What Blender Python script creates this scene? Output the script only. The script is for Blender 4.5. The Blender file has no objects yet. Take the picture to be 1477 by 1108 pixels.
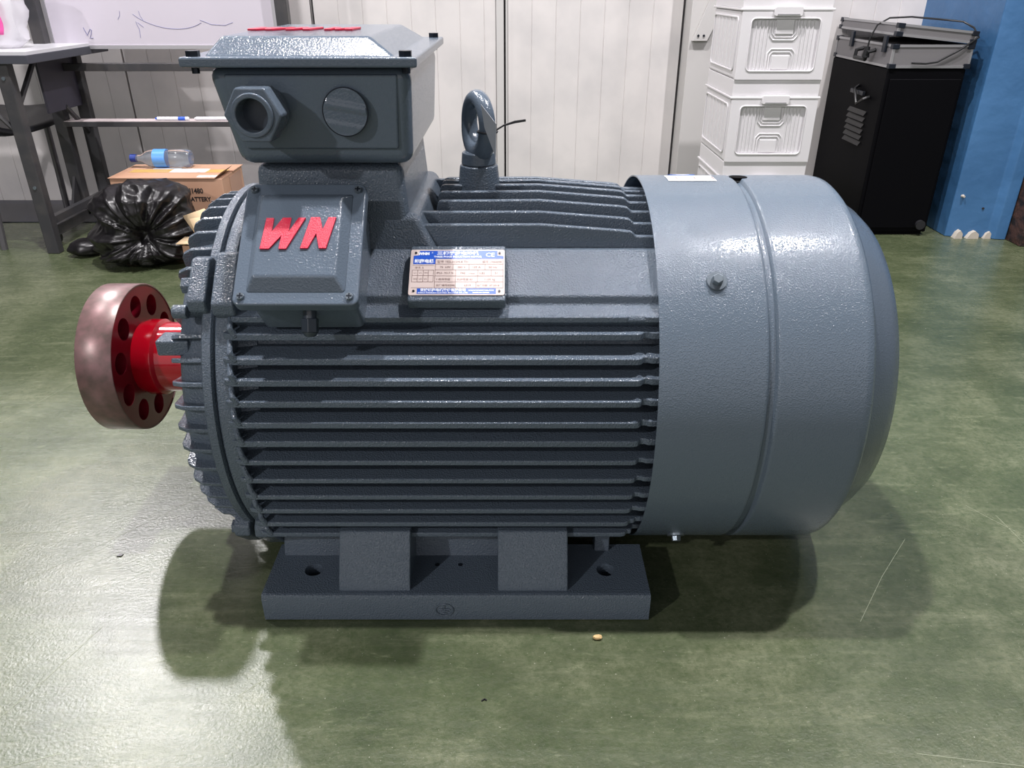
import bpy, bmesh, math, random
from mathutils import Vector, Matrix, noise
random.seed(7)
PI = math.pi
S = bpy.context.scene
COL = S.collection
# ---------------------------------------------------------------- camera, world, lights, exposure
cd = bpy.data.cameras.new('camera'); cam = bpy.data.objects.new('camera', cd); COL.objects.link(cam)
cd.sensor_width = 36; cd.lens = 36*1108/1477; cd.clip_start = .02; cd.clip_end = 60
cam.location = (.08, -1.206, .877); cam.rotation_euler = (math.radians(62.5), 0, 0)
S.camera = cam
W = bpy.data.worlds.new('hall_light'); S.world = W; W.use_nodes = True
bg = W.node_tree.nodes['Background']; bg.inputs[0].default_value = (.88, .91, 1, 1); bg.inputs[1].default_value = .075
S.view_settings.view_transform = 'Standard'; S.view_settings.look = 'None'
S.view_settings.gamma = 1; S.view_settings.use_curve_mapping = False
S.view_settings.exposure = 0

def lamp(name, loc, target, power, size, color=(1, .965, .985), sy=None):
    l = bpy.data.lights.new(name, 'AREA'); l.energy = power; l.color = color
    l.shape = 'RECTANGLE' if sy else 'DISK'; l.size = size
    if sy: l.size_y = sy
    o = bpy.data.objects.new(name, l); COL.objects.link(o); o.location = loc
    d = Vector(target)-Vector(loc); o.rotation_euler = d.to_track_quat('-Z', 'Y').to_euler()
    return o
lamp('hall_lamp', (-4.4, 5.65, 6.9), (-.5, 0, .2), 600, .34)
lamp('hall_lamp', (1.62, .15, 4.2), (1.62, .2, .2), 170, .10)
lamp('hall_lamp', (-.5, .30, 4.2), (-.5, .35, .2), 175, .12)
lamp('hall_lamp', (2.9, 1.2, 4.4), (1.3, 1.6, .2), 60, .2)
lamp('hall_lamp', (-2.7, 1.1, 4.4), (-1.5, 1.6, .2), 70, .2)
lamp('hall_lamp', (-3.6, -3.7, 3.3), (0, 0, .4), 105, .16)
lamp('front_fill', (0, -10.5, 3.6), (0, 0, .9), 330, 17, sy=7)  # unseen soft fill added behind the camera to lift front faces and back wall

# ---------------------------------------------------------------- helpers
def mat(name, col, rough=.5, metal=0, spec=.5, bump=None, mott=None, coat=0, alpha=None, trans=0, emit=None):
    """col sRGB 0-255; bump=(scale,strength,distance); mott=(scale,colour2,lo,hi)"""
    m = bpy.data.materials.new(name); m.use_nodes = True
    nt = m.node_tree; b = nt.nodes['Principled BSDF']
    lin = lambda c: tuple(((v/255)/12.92 if v/255 < .04045 else ((v/255+.055)/1.055)**2.4) for v in c)+(1,)
    b.inputs['Base Color'].default_value = lin(col)
    b.inputs['Roughness'].default_value = rough; b.inputs['Metallic'].default_value = metal
    b.inputs['Specular IOR Level'].default_value = spec; b.inputs['Coat Weight'].default_value = coat
    b.inputs['Coat Roughness'].default_value = .08
    b.inputs['Transmission Weight'].default_value = trans
    if alpha is not None: b.inputs['Alpha'].default_value = alpha
    tc = nt.nodes.new('ShaderNodeTexCoord')
    if bump:
        n = nt.nodes.new('ShaderNodeTexNoise'); n.inputs['Scale'].default_value = bump[0]; n.inputs['Detail'].default_value = 3
        nt.links.new(tc.outputs['Object'], n.inputs['Vector'])
        bp = nt.nodes.new('ShaderNodeBump'); bp.inputs['Strength'].default_value = bump[1]; bp.inputs['Distance'].default_value = bump[2]
        if len(bump) > 3:
            q = nt.nodes.new('ShaderNodeMapRange'); q.inputs['From Min'].default_value = bump[3]; q.inputs['From Max'].default_value = bump[4]
            nt.links.new(n.outputs['Fac'], q.inputs['Value']); nt.links.new(q.outputs['Result'], bp.inputs['Height'])
        else: nt.links.new(n.outputs['Fac'], bp.inputs['Height'])
        nt.links.new(bp.outputs['Normal'], b.inputs['Normal'])
    if mott:
        n = nt.nodes.new('ShaderNodeTexNoise'); n.inputs['Scale'].default_value = mott[0]; n.inputs['Detail'].default_value = 6
        nt.links.new(tc.outputs['Object'], n.inputs['Vector'])
        r = nt.nodes.new('ShaderNodeMapRange'); r.inputs['From Min'].default_value = mott[2]; r.inputs['From Max'].default_value = mott[3]
        nt.links.new(n.outputs['Fac'], r.inputs['Value'])
        x = nt.nodes.new('ShaderNodeMix'); x.data_type = 'RGBA'
        x.inputs['A'].default_value = lin(col); x.inputs['B'].default_value = lin(mott[1])
        nt.links.new(r.outputs['Result'], x.inputs['Factor']); nt.links.new(x.outputs['Result'], b.inputs['Base Color'])
    return m

def mk(name, bm, m, parent=None, bevel=0, label=None, seg=2, sharp=.6, M=None, smooth=True):
    if M is not None: bm.transform(M)
    bmesh.ops.recalc_face_normals(bm, faces=bm.faces)
    for f in bm.faces: f.smooth = smooth
    for e in bm.edges:
        if len(e.link_faces) == 2: e.smooth = e.calc_face_angle(0) < sharp
    me = bpy.data.meshes.new(name); bm.to_mesh(me); bm.free(); me.materials.append(m)
    o = bpy.data.objects.new(name, me); COL.objects.link(o)
    if parent: o.parent = parent
    if bevel:
        md = o.modifiers.new('bevel', 'BEVEL'); md.width = bevel; md.segments = seg; md.limit_method = 'ANGLE'; md.angle_limit = .5
        md.harden_normals = True
    if label: o['label'] = label
    return o

def thing(name, label, cat, loc=(0, 0, 0), rz=0, group=None):
    o = bpy.data.objects.new(name, None); COL.objects.link(o); o.empty_display_size = .05
    o.location = loc; o.rotation_euler = (0, 0, rz); o['label'] = label; o['category'] = cat
    if group: o['group'] = group
    return o
def tag(o, label, cat, group=None, loc=None):
    o['label'] = label; o['category'] = cat
    if group: o['group'] = group
    if loc: o.location = loc
    return o
def struct(o):
    o['kind'] = 'structure'; return o
def BM(): return bmesh.new()
def box(bm, x0, x1, y0, y1, z0, z1):
    v = [bm.verts.new(p) for p in ((x0,y0,z0),(x1,y0,z0),(x1,y1,z0),(x0,y1,z0),(x0,y0,z1),(x1,y0,z1),(x1,y1,z1),(x0,y1,z1))]
    for f in ((0,1,2,3),(4,5,6,7),(0,1,5,4),(1,2,6,5),(2,3,7,6),(3,0,4,7)): bm.faces.new([v[i] for i in f])
    return bm
def prism(bm, pts, axis, a0, a1):
    mp = {'x': lambda p, a: (a, p[0], p[1]), 'y': lambda p, a: (p[0], a, p[1]), 'z': lambda p, a: (p[0], p[1], a)}[axis]
    A = [bm.verts.new(mp(p, a0)) for p in pts]; B = [bm.verts.new(mp(p, a1)) for p in pts]
    bm.faces.new(A); bm.faces.new(B[::-1]); n = len(pts)
    for i in range(n): bm.faces.new((A[i], A[(i+1) % n], B[(i+1) % n], B[i]))
    return bm
def frustum(bm, x0, x1, y0, y1, z0, X0, X1, Y0, Y1, z1):
    v = [bm.verts.new(p) for p in ((x0,y0,z0),(x1,y0,z0),(x1,y1,z0),(x0,y1,z0),(X0,Y0,z1),(X1,Y0,z1),(X1,Y1,z1),(X0,Y1,z1))]
    for f in ((0,1,2,3),(4,5,6,7),(0,1,5,4),(1,2,6,5),(2,3,7,6),(3,0,4,7)): bm.faces.new([v[i] for i in f])
    return bm
def lathe(bm, prof, seg=64, c=(0, 0), closed=False):
    """profile of (x, r) turned about an x-axis through (y, z) = c"""
    rings = []
    for x, r in prof:
        if r < 1e-6: rings.append([bm.verts.new((x, c[0], c[1]))]*seg)
        else: rings.append([bm.verts.new((x, c[0]+r*math.cos(2*PI*i/seg), c[1]+r*math.sin(2*PI*i/seg))) for i in range(seg)])
    pr = list(zip(rings, rings[1:])) + ([(rings[-1], rings[0])] if closed else [])
    for A, B in pr:
        for i in range(seg):
            j = (i+1) % seg; vs = []
            for v in (A[i], A[j], B[j], B[i]):
                if v not in vs: vs.append(v)
            if len(vs) > 2: bm.faces.new(vs)
    return bm
def frame_of(d):
    d = Vector(d).normalized(); u = d.cross(Vector((0, 0, 1)) if abs(d.z) < .9 else Vector((1, 0, 0))).normalized()
    return d, u, d.cross(u)
def cyl(bm, p0, p1, r0, r1=None, seg=20, rot=0):
    p0, p1 = Vector(p0), Vector(p1); r1 = r0 if r1 is None else r1
    d, u, w = frame_of(p1-p0)
    A = [bm.verts.new(p0+r0*(math.cos(2*PI*i/seg+rot)*u+math.sin(2*PI*i/seg+rot)*w)) for i in range(seg)]
    B = [bm.verts.new(p1+r1*(math.cos(2*PI*i/seg+rot)*u+math.sin(2*PI*i/seg+rot)*w)) for i in range(seg)]
    bm.faces.new(A); bm.faces.new(B)
    for i in range(seg): bm.faces.new((A[i], A[(i+1) % seg], B[(i+1) % seg], B[i]))
    return bm
def ring(bm, p0, p1, ro, ri, seg=32, outer_seg=None):
    """a tube wall with a real hole; outer may be hexagonal"""
    p0, p1 = Vector(p0), Vector(p1); d, u, w = frame_of(p1-p0)
    def R(r, a):
        if outer_seg and r == ro:
            s = 2*PI/outer_seg; k = ((a % s)-s/2); return r*math.cos(s/2)/math.cos(k)
        return r
    L = []
    for p, r in ((p0, ri), (p0, ro), (p1, ro), (p1, ri)):
        L.append([bm.verts.new(p+R(r, 2*PI*i/seg)*(math.cos(2*PI*i/seg)*u+math.sin(2*PI*i/seg)*w)) for i in range(seg)])
    for k in range(4):
        A, B = L[k], L[(k+1) % 4]
        for i in range(seg): bm.faces.new((A[i], A[(i+1) % seg], B[(i+1) % seg], B[i]))
    return bm
def tube(bm, pts, r, seg=8, closed=False):
    pts = [Vector(p) for p in pts]; n = len(pts); rings = []
    up = None
    for i, p in enumerate(pts):
        a = pts[(i-1) % n] if closed or i > 0 else p; b = pts[(i+1) % n] if closed or i < n-1 else p
        d = (b-a).normalized()
        if up is None: _, up, _ = frame_of(d)
        up = (up-d*up.dot(d)).normalized(); w = d.cross(up)
        rr = r[i] if isinstance(r, (list, tuple)) else r
        rings.append([bm.verts.new(p+rr*(math.cos(2*PI*k/seg)*up+math.sin(2*PI*k/seg)*w)) for k in range(seg)])
    for A, B in (zip(rings, rings[1:]+rings[:1]) if closed else zip(rings, rings[1:])):
        for k in range(seg): bm.faces.new((A[k], A[(k+1) % seg], B[(k+1) % seg], B[k]))
    if not closed: bm.faces.new(rings[0]); bm.faces.new(rings[-1])
    return bm
def arc(cx, cy, r, a0, a1, n=6): return [(cx+r*math.cos(a0+(a1-a0)*i/n), cy+r*math.sin(a0+(a1-a0)*i/n)) for i in range(n+1)]
def rrect(x0, x1, y0, y1, r, n=5):
    return (arc(x1-r, y1-r, r, 0, PI/2, n)+arc(x0+r, y1-r, r, PI/2, PI, n)+arc(x0+r, y0+r, r, PI, 1.5*PI, n)+arc(x1-r, y0+r, r, 1.5*PI, 2*PI, n))
def holed(bm, x0, x1, y0, y1, z0, z1, cx, cy, r, n=24):
    """rectangular slab with a round through hole"""
    def sq(a):
        c, s = math.cos(a), math.sin(a)
        tx = ((x1-cx) if c > 0 else (x0-cx))/c if abs(c) > 1e-6 else 9; ty = ((y1-cy) if s > 0 else (y0-cy))/s if abs(s) > 1e-6 else 9
        t = min(tx, ty); return (cx+c*t, cy+s*t)
    ang = sorted([2*PI*i/n for i in range(n)]+[math.atan2(y-cy, x-cx) % (2*PI) for x in (x0, x1) for y in (y0, y1)])
    I = []; O = []
    for a in ang:
        o = sq(a); i = (cx+r*math.cos(a), cy+r*math.sin(a))
        I.append([bm.verts.new((*i, z)) for z in (z0, z1)]); O.append([bm.verts.new((*o, z)) for z in (z0, z1)])
    m = len(ang)
    for k in range(m):
        j = (k+1) % m
        bm.faces.new((I[k][1], I[j][1], O[j][1], O[k][1])); bm.faces.new((I[k][0], I[j][0], O[j][0], O[k][0]))
        bm.faces.new((I[k][0], I[j][0], I[j][1], I[k][1])); bm.faces.new((O[k][0], O[j][0], O[j][1], O[k][1]))
    return bm
def text_bm(items):
    """items: (string, x, y, size, align, bold) laid out in the xy plane, returned as one bmesh"""
    bm = BM()
    for it in items:
        s, x, y, size = it[:4]; al = it[4] if len(it) > 4 else 'LEFT'; bold = it[5] if len(it) > 5 else 0; sx = it[6] if len(it) > 6 else 1
        c = bpy.data.curves.new('t', 'FONT'); c.body = s; c.size = size; c.align_x = al; c.offset = bold; c.resolution_u = 2
        o = bpy.data.objects.new('t', c); COL.objects.link(o)
        dg = bpy.context.evaluated_depsgraph_get(); me = bpy.data.meshes.new_from_object(o.evaluated_get(dg))
        me.transform(Matrix.Translation((x, y, 0)) @ Matrix.Diagonal((sx, 1, 1, 1))); bm.from_mesh(me)
        bpy.data.objects.remove(o); bpy.data.curves.remove(c); bpy.data.meshes.remove(me)
    return bm
def basis(o, ex, ey, ez): 
    M = Matrix.Identity(4)
    for i, v in enumerate((ex, ey, ez)):
        v = Vector(v).normalized()
        for k in range(3): M[k][i] = v[k]
    M.translation = Vector(o); return M

# ---------------------------------------------------------------- materials
cast = mat('grey_cast_paint', (84, 95, 107), .2, bump=(400, 1, .0010, .42, .85), spec=.5)
sheet = mat('grey_sheet_paint', (90, 102, 114), .19, bump=(480, .8, .0006, .45, .85), spec=.5)
smoothp = mat('grey_gloss_paint', (86, 97, 109), .16, bump=(380, .4, .0006, .45, .85), spec=.45)
dgrey = mat('dark_gland_paint', (50, 58, 68), .3)
redp = mat('red_gloss_paint', (165, 8, 28), .12, bump=(160, .12, .001), spec=.6)
redd = mat('dark_red_paint', (112, 10, 30), .3)
steelr = mat('turned_steel', (128, 98, 98), .34, metal=.35, mott=(60, (100, 84, 80), .35, .7))
redl = mat('red_letter_paint', (192, 32, 62), .38, bump=(700, .6, .001))
blackb = mat('black_steel_bolt', (26, 32, 42), .35, metal=.4)
zinc = mat('zinc_bolt', (120, 130, 138), .3, metal=.7, bump=(300, .2, .0005))
plate_m = mat('nameplate_metal', (208, 192, 186), .65)
blue_m = mat('nameplate_blue', (22, 82, 190), .4)
brown_i = mat('nameplate_ink', (120, 95, 90), .5)
white_i = mat('white_ink', (225, 232, 240), .5)
paper = mat('white_paper', (222, 224, 226), .6)
stblue = mat('sticker_blue', (60, 110, 200), .5)
black_i = mat('black_ink', (40, 36, 36), .7)
tagm = mat('clear_tag', (170, 174, 182), .35)
blackpl = mat('black_plastic', (14, 15, 17), .4)

# floor
fl = bpy.data.materials.new('green_epoxy_floor'); fl.use_nodes = True
nt = fl.node_tree; b = nt.nodes['Principled BSDF']; N = nt.nodes.new; L = nt.links.new
tc = N('ShaderNodeTexCoord')
def nz(scale, detail, vec=None, rough=.5):
    n = N('ShaderNodeTexNoise'); n.inputs['Scale'].default_value = scale; n.inputs['Detail'].default_value = detail; n.inputs['Roughness'].default_value = rough
    L(vec or tc.outputs['Object'], n.inputs['Vector']); return n.outputs['Fac']
def ramp(fac, stops):
    r = N('ShaderNodeValToRGB'); el = r.color_ramp.elements
    while len(el) < len(stops): el.new(.5)
    for e, (p, c) in zip(el, stops): e.position = p; e.color = (*c, 1) if isinstance(c, tuple) else (c, c, c, 1)
    L(fac, r.inputs['Fac']); return r.outputs['Color']
def mix(f, a, c, mode='MIX'):
    x = N('ShaderNodeMix'); x.data_type = 'RGBA'; x.blend_type = mode
    for sock, v in (('Factor', f), ('A', a), ('B', c)):
        if isinstance(v, (int, float)): x.inputs[sock].default_value = v
        elif isinstance(v, tuple): x.inputs[sock].default_value = (*v, 1)
        else: L(v, x.inputs[sock])
    return x.outputs['Result']
c1 = ramp(nz(3.0, 13, rough=.78), [(.32, (.032, .044, .022)), (.49, (.074, .088, .047)), (.62, (.128, .140, .084)), (.76, (.21, .215, .15))])
mp = N('ShaderNodeMapping'); L(tc.outputs['Object'], mp.inputs['Vector']); mp.inputs['Scale'].default_value = (3, 22, 1); mp.inputs['Rotation'].default_value = (0, 0, .12)
c2 = mix(ramp(nz(1.0, 8, mp.outputs['Vector'], .7), [(.54, 0.), (.80, .5)]), c1, (.24, .25, .16))
mp2 = N('ShaderNodeMapping'); L(tc.outputs['Object'], mp2.inputs['Vector']); mp2.inputs['Scale'].default_value = (22, 60, 1); mp2.inputs['Rotation'].default_value = (0, 0, -.5)
c2b = mix(ramp(nz(1.0, 6, mp2.outputs['Vector'], .75), [(.58, 0.), (.74, .5)]), c2, (.24, .26, .16))
c3 = mix(ramp(nz(90, 6, rough=.85), [(.36, .65), (.56, 0.)]), c2b, (.035, .055, .02))
c4 = mix(ramp(nz(260, 3), [(.70, 0.), (.76, .75)]), c3, (.42, .42, .34))
vo = N('ShaderNodeTexVoronoi'); vo.inputs['Scale'].default_value = 1.1; L(tc.outputs['Object'], vo.inputs['Vector'])
c5 = mix(ramp(nz(4.5, 10, rough=.8), [(.70, 0.), (.73, .8)]), c4, (.34, .31, .25))
L(c5, b.inputs['Base Color'])
rr = N('ShaderNodeMapRange'); rr.inputs['To Min'].default_value = .17; rr.inputs['To Max'].default_value = .36; L(nz(2.2, 6, mp.outputs['Vector']), rr.inputs['Value']); L(rr.outputs['Result'], b.inputs['Roughness'])
bp = N('ShaderNodeBump'); bp.inputs['Strength'].default_value = .35; bp.inputs['Distance'].default_value = .0015
L(nz(190, 5, rough=.65), bp.inputs['Height']); L(bp.outputs['Normal'], b.inputs['Normal'])
b.inputs['Specular IOR Level'].default_value = .5

wallm = mat('white_panel', (206, 202, 200), .32, mott=(6, (192, 189, 188), .4, .7))
alum = mat('panel_strip', (188, 186, 184), .35)
darkgap = mat('dark_joint', (40, 38, 40), .6)
navy = mat('navy_floor_paint', (16, 22, 40), .3)
bluew = mat('blue_wall_paint', (62, 106, 150), .42, mott=(3.5, (50, 92, 134), .4, .65), bump=(14, .35, .01))
rust = mat('rusty_steel', (70, 46, 38), .7, mott=(28, (28, 22, 22), .42, .6), bump=(60, .7, .006))
chipm = mat('bare_plaster', (190, 182, 170), .8)

# ---------------------------------------------------------------- the setting
o = struct(mk('floor', box(BM(), -5, 5, -3.5, 7, -.1, 0), fl))
scr = BM()
def scratch(p, q, w=.0007):
    p, q = Vector((*p, .0004)), Vector((*q, .0004)); n = (q-p).cross(Vector((0, 0, 1))).normalized()*w; m = (p+q)/2+n*random.uniform(-6, 6)
    prev = None
    for a in (p, m, q):
        cur = (scr.verts.new(a+n*.5), scr.verts.new(a-n*.5))
        if prev: scr.faces.new((prev[0], prev[1], cur[1], cur[0]))
        prev = cur
for p, q in (((-.98,-.52),(-.42,.12)), ((-1.15,.05),(-1.0,.5)), ((-.74,-.1),(-1.3,-.13)), ((.62,-.32),(.78,-.12)), ((.98,-.05),(1.0,-.4)), ((.99,-.1),(.94,-.02)),
             ((-.55,-.33),(-.62,-.52)), ((-.26,-.42),(-.3,-.46)), ((1.15,.12),(1.22,.16)), ((-.5,-.55),(-.72,-.62)), ((.6,-.55),(.9,-.6))):
    scratch(p, q)
o2 = mk('floor_scratch', scr, mat('scratch', (140, 146, 122), .6), o); o2['kind'] = 'stuff'
struct(mk('trim_1', box(BM(), -5, -.7, 1.93, 2.29, 0, .003), navy))

wall = struct(mk('wall_back', box(BM(), -5, 1.80, 2.325, 2.40, 0, 2.45), wallm))
def panel(x0, x1):
    """sandwich panel with shallow vertical grooves every 10 cm"""
    pts = [(x0, 2.325), (x0, 2.300)]; x = x0+.1
    while x < x1-.03:
        pts += [(x-.0022, 2.300), (x, 2.3022), (x+.0022, 2.300)]; x += .1
    pts += [(x1, 2.300), (x1, 2.325)]
    mk('wall_panel', prism(BM(), pts, 'z', 0, 2.45), wallm, wall, sharp=.2)
xs = [-4.72, -3.93, -3.14, -2.35, -1.56, -.745]
for a, c in zip(xs, xs[1:]): panel(a+.004, c-.004)
panel(-.735, .012); panel(.062, .782)
panel(.832, 1.36); panel(1.372, 1.79)
mk('joint_strip', box(BM(), .014, .046, 2.294, 2.325, 0, 2.45), alum, wall, bevel=.002)
mk('joint_strip', box(BM(), .054, .061, 2.290, 2.325, 0, 2.45), alum, wall)
mk('joint_shadow_gap', box(BM(), .046, .054, 2.312, 2.325, 0, 2.45), darkgap, wall)
mk('joint_shadow_gap', box(BM(), -.742, -.738, 2.301, 2.325, 0, 2.45), darkgap, wall)
mk('joint_shadow_gap', box(BM(), .784, .789, 2.301, 2.325, 0, 2.45), darkgap, wall)
post = struct(mk('trim_2', box(BM(), .790, .905, 2.17, 2.30, 0, 2.45), alum, bevel=.003))
br = mk('brace_plate', prism(BM(), [(.80, .675), (.86, .675), (.96, .90), (.96, 1.3), (.88, 1.3), (.875, .88)], 'y', 2.150, 2.169), alum, post, bevel=.002)
for dx in (0, .022): mk('screw', cyl(BM(), (.822+dx, 2.150, .695), (.822+dx, 2.146, .695), .0045, seg=10), blackb, br)

bw = BM(); prism(bw, [(1.775, 2.40), (1.775, 1.735), (1.80, 1.725), (1.925, 1.712), (1.945, 1.690), (1.985, 1.684), (2.0, 1.72), (3.6, 1.80), (3.6, 2.40)], 'z', 0, 2.45)
bwo = struct(mk('wall_right', bw, bluew, bevel=.004))
pst = struct(mk('trim_3', box(BM(), 1.990, 2.075, 1.60, 1.715, 0, 2.2), rust, bevel=.003))
mk('rail', box(BM(), 2.015, 2.035, 1.585, 1.60, 0, 2.2), rust, pst)
for x, w, h in ((1.812, .03, .032), (1.868, .045, .03), (1.925, .03, .028)):
    pts = [(x-w/2, 0), (x+w/2, 0), (x+w*.45, h*.6), (x+w*.1, h), (x-w*.25, h*.7)]
    mk('bare_patch', prism(BM(), pts, 'y', 1.700, 1.735), chipm, bwo)
for x, z in ((1.80, .16), (1.885, .115)): mk('paint_chip', cyl(BM(), (x, 1.735, z), (x, 1.713, z), .008, .004, seg=7), chipm if x < 1.85 else darkgap, bwo)

# ---------------------------------------------------------------- THE MOTOR
ZC = .303
mo = thing('electric_motor', 'large blue-grey finned electric motor with red coupling, standing on the green floor', 'electric motor')
# frame casting: cross-section (y, z), extruded along the shaft
half = [(-.130, .540), (-.157, .545), (-.212, .504), (-.220, .500), (-.222, .487), (-.243, .479), (-.246, .472), (-.235, .462), (-.22, .452), (-.232, .40), (-.240, .34), (-.240, .28), (-.232, .22), (-.215, .16), (-.19, .11), (-.15, .075), (-.08, .055)]
sec = half+[(-y, z) for y, z in half[::-1]]
mk('stator_frame', prism(BM(), sec, 'x', -.300, .330), cast, mo, sharp=.4, bevel=.003)
fr = BM(); lathe(fr, [(-.3245, .15), (-.3245, .289), (-.322, .292), (-.306, .292), (-.303, .289), (-.301, .268), (-.276, .262), (-.272, .23), (-.272, .15)], 96, (0, ZC), True)
mk('frame_flange', fr, cast, mo)
# side cooling fins, front and back (tip y, z)
fz = [(.256, .453), (.271, .423), (.282, .396), (.289, .367), (.294, .337), (.296, .308), (.295, .276), (.292, .243), (.286, .210), (.278, .179), (.268, .147), (.254, .116)]
for s in (-1, 1):
    for i, (ty, z) in enumerate(fz):
        yc = min(ty-.005, math.sqrt(.299**2-(z-ZC)**2))
        t = .0052 if i < 6 else .0042
        pr_ = [(-.312, .20), (-.312, ty-.004), (-.300, ty), (.250, ty), (.256, ty-.002), (.260, ty-.008), (.266, ty-.008), (.270, yc), (.33, yc), (.33, .20)]
        bm = BM()
        A = [[bm.verts.new((x, s*y, z+k*(t if y > .21 else t*1.5))) for x, y in pr_] for k in (-1, 1)]
        bm.faces.new(A[0]); bm.faces.new(A[1]); n = len(pr_)
        for k in range(n): bm.faces.new((A[0][k], A[0][(k+1) % n], A[1][(k+1) % n], A[1][k]))
        # raised web at the drive end that ties the fin to the flange
        y2 = math.sqrt(max(.291**2-(z+.024-ZC)**2, .01))
        tube(bm, [(-.294, s*(ty-.003), z), (-.300, s*(ty-.001), z+.012), (-.304, s*(y2-.002), z+.025)], [.0052, .005, .0045], 6)
        mk('cooling_fin', bm, cast, mo, bevel=.0022)
# top cooling fins (y, tip z)
for y in (-.135, -.105, -.075, -.045, -.015, .015, .045, .075, .105, .135):
    zt = ZC+math.sqrt(.303**2-y*y)-.002
    if y < -.12: zt = .575
    a, a0 = (-.30, -.30) if abs(y) > .09 else (-.045, -.030)
    pr_ = [(a, .50), (a0, zt-.004), (a0+.004, zt), (.12, zt+.001), (.238, zt-.008), (.250, zt-.0095), (.257, zt-.016), (.33, zt-.017), (.33, .50)]
    mk('cooling_fin', prism(BM(), pr_, 'y', y-.0048, y+.0048), cast, mo, bevel=.0025)
# ledge under the shoulder
for s in (-1, 1):
    bm = BM(); prism(bm, [(-.30, .20*s), (-.30, .246*s), (.236, .246*s), (.244, .238*s), (.252, .238*s), (.262, .246*s), (.33, .246*s), (.33, .20*s)], 'z', .470, .479)
    mk('shoulder_ledge', bm, cast, mo, bevel=.002)
# lower rounded belly plates between body and feet
# end shield
es = BM(); lathe(es, [(-.3275, .10), (-.3275, .287), (-.330, .292), (-.341, .292), (-.344, .288), (-.346, .268), (-.378, .262), (-.386, .255), (-.392, .235), (-.400, .20), (-.406, .155), (-.410, .12), (-.425, .105), (-.432, .10), (-.432, .07), (-.42, .066), (-.42, .0)], 120, (0, ZC))
esh = mk('end_shield', es, cast, mo)
nr = 52
for i in range(nr):
    a = 2*PI*(i+.5)/nr; deg = math.degrees(a) % 90
    if 39 < deg < 51: continue
    pr_ = [(-.343, .255), (-.343, .281), (-.378, .279), (-.392, .270), (-.396, .262), (-.398, .245), (-.405, .20), (-.413, .13), (-.395, .12)]
    bm = prism(BM(), pr_, 'y', -.0032, .0032)
    bm.transform(Matrix.Translation((0, 0, ZC)) @ Matrix.Rotation(a, 4, 'X'))
    mk('rib', bm, cast, esh, bevel=.0015)
for i in range(4):   # the four bolting lugs of shield and frame
    R_ = Matrix.Translation((0, 0, ZC)) @ Matrix.Rotation(PI/4+i*PI/2, 4, 'X')
    mk('shield_lug', prism(BM(), [(-.036, .24), (-.042, .298), (-.032, .311), (.032, .311), (.042, .298), (.036, .24)], 'x', -.358, -.332), cast, esh, bevel=.004, M=R_)
    mk('lug_bolt', cyl(BM(), (-.372, 0, .292), (-.357, 0, .292), .012, seg=6), cast, esh, bevel=.001, M=R_)
    mk('frame_lug', prism(BM(), [(-.042, .23), (-.048, .300), (-.038, .314), (.038, .314), (.048, .300), (.042, .23)], 'x', -.3235, -.292), cast, mo, bevel=.004, M=R_)
mk('grease_fitting', box(BM(), -.416, -.37, -.235, -.2, .415, .438), cast, esh, bevel=.003)
mk('grease_fitting', cyl(BM(), (-.380, -.235, .482), (-.360, -.235, .482), .010, seg=12), cast, esh, bevel=.002)
# shaft and coupling
mk('shaft', lathe(BM(), [(-.60, 0), (-.60, .038), (-.40, .038), (-.40, 0)], 48, (0, ZC)), steelr, mo)
cp = BM(); nh = 10; R = .125; ri = .055; rh = .0185; rc = .0925; xa, xb = -.608, -.553; MS = 120
# disc built as polar strips so that the ten holes are real
rows = [ri, rc-rh*1.25, rc+rh*1.25, R]
def pv(x, r, a): return cp.verts.new((x, r*math.cos(a), ZC+r*math.sin(a)))
per = MS//nh
for k in range(nh):
    a0 = 2*PI*k/nh; a1 = 2*PI*(k+1)/nh; am = (a0+a1)/2
    # boundary of the sector, sampled, joined to the hole
    bd = [(ri, a0+(a1-a0)*i/8) for i in range(9)]+[(R, a1-(a1-a0)*i/8) for i in range(9)]
    bd += [(ri+(R-ri)*i/12, a0) for i in range(1, 12)]+[(ri+(R-ri)*i/12, a1) for i in range(1, 12)]
    bd.sort(key=lambda t: math.atan2(t[0]*math.sin(t[1]-am), t[0]*math.cos(t[1]-am)-rc))
    nb = len(bd); H = []
    for r, a in bd:
        th = math.atan2(r*math.sin(a-am), r*math.cos(a-am)-rc); q = (rc+rh*math.cos(th), rh*math.sin(th))
        H.append((math.hypot(*q), am+math.atan2(q[1], q[0])))
    for x in (xa, xb):
        Bv = [pv(x, *t) for t in bd]; Hv = [pv(x, *t) for t in H]
        for i in range(nb): cp.faces.new((Bv[i], Bv[(i+1) % nb], Hv[(i+1) % nb], Hv[i]))
    Ha = [pv(xa, *t) for t in H]; Hb = [pv(xb, *t) for t in H]
    for i in range(nb): cp.faces.new((Ha[i], Ha[(i+1) % nb], Hb[(i+1) % nb], Hb[i]))
bmesh.ops.remove_doubles(cp, verts=cp.verts, dist=.00005)
coup = mk('coupling_disc', cp, redd, mo, sharp=.5, label='dark red coupling disc with round bolt holes and bare steel rim')
mk('steel_rim', lathe(BM(), [(xa-.0015, .1252), (xa-.0015, .1236), (xa, .1236), (xa, .1250), (xb, .1250), (xb, .1236), (xb+.0012, .1236), (xb+.0012, .1254), (xb, .1262), (xa, .1262)], 128, (0, ZC), True), steelr, coup, label='bare turned steel rim of the coupling')
hb = BM(); lathe(hb, [(-.600, .0), (-.600, .058), (-.549, .062), (-.541, .0655), (-.520, .0655), (-.515, .060), (-.425, .060), (-.420, .056), (-.420, 0)], 64, (0, ZC))
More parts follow.
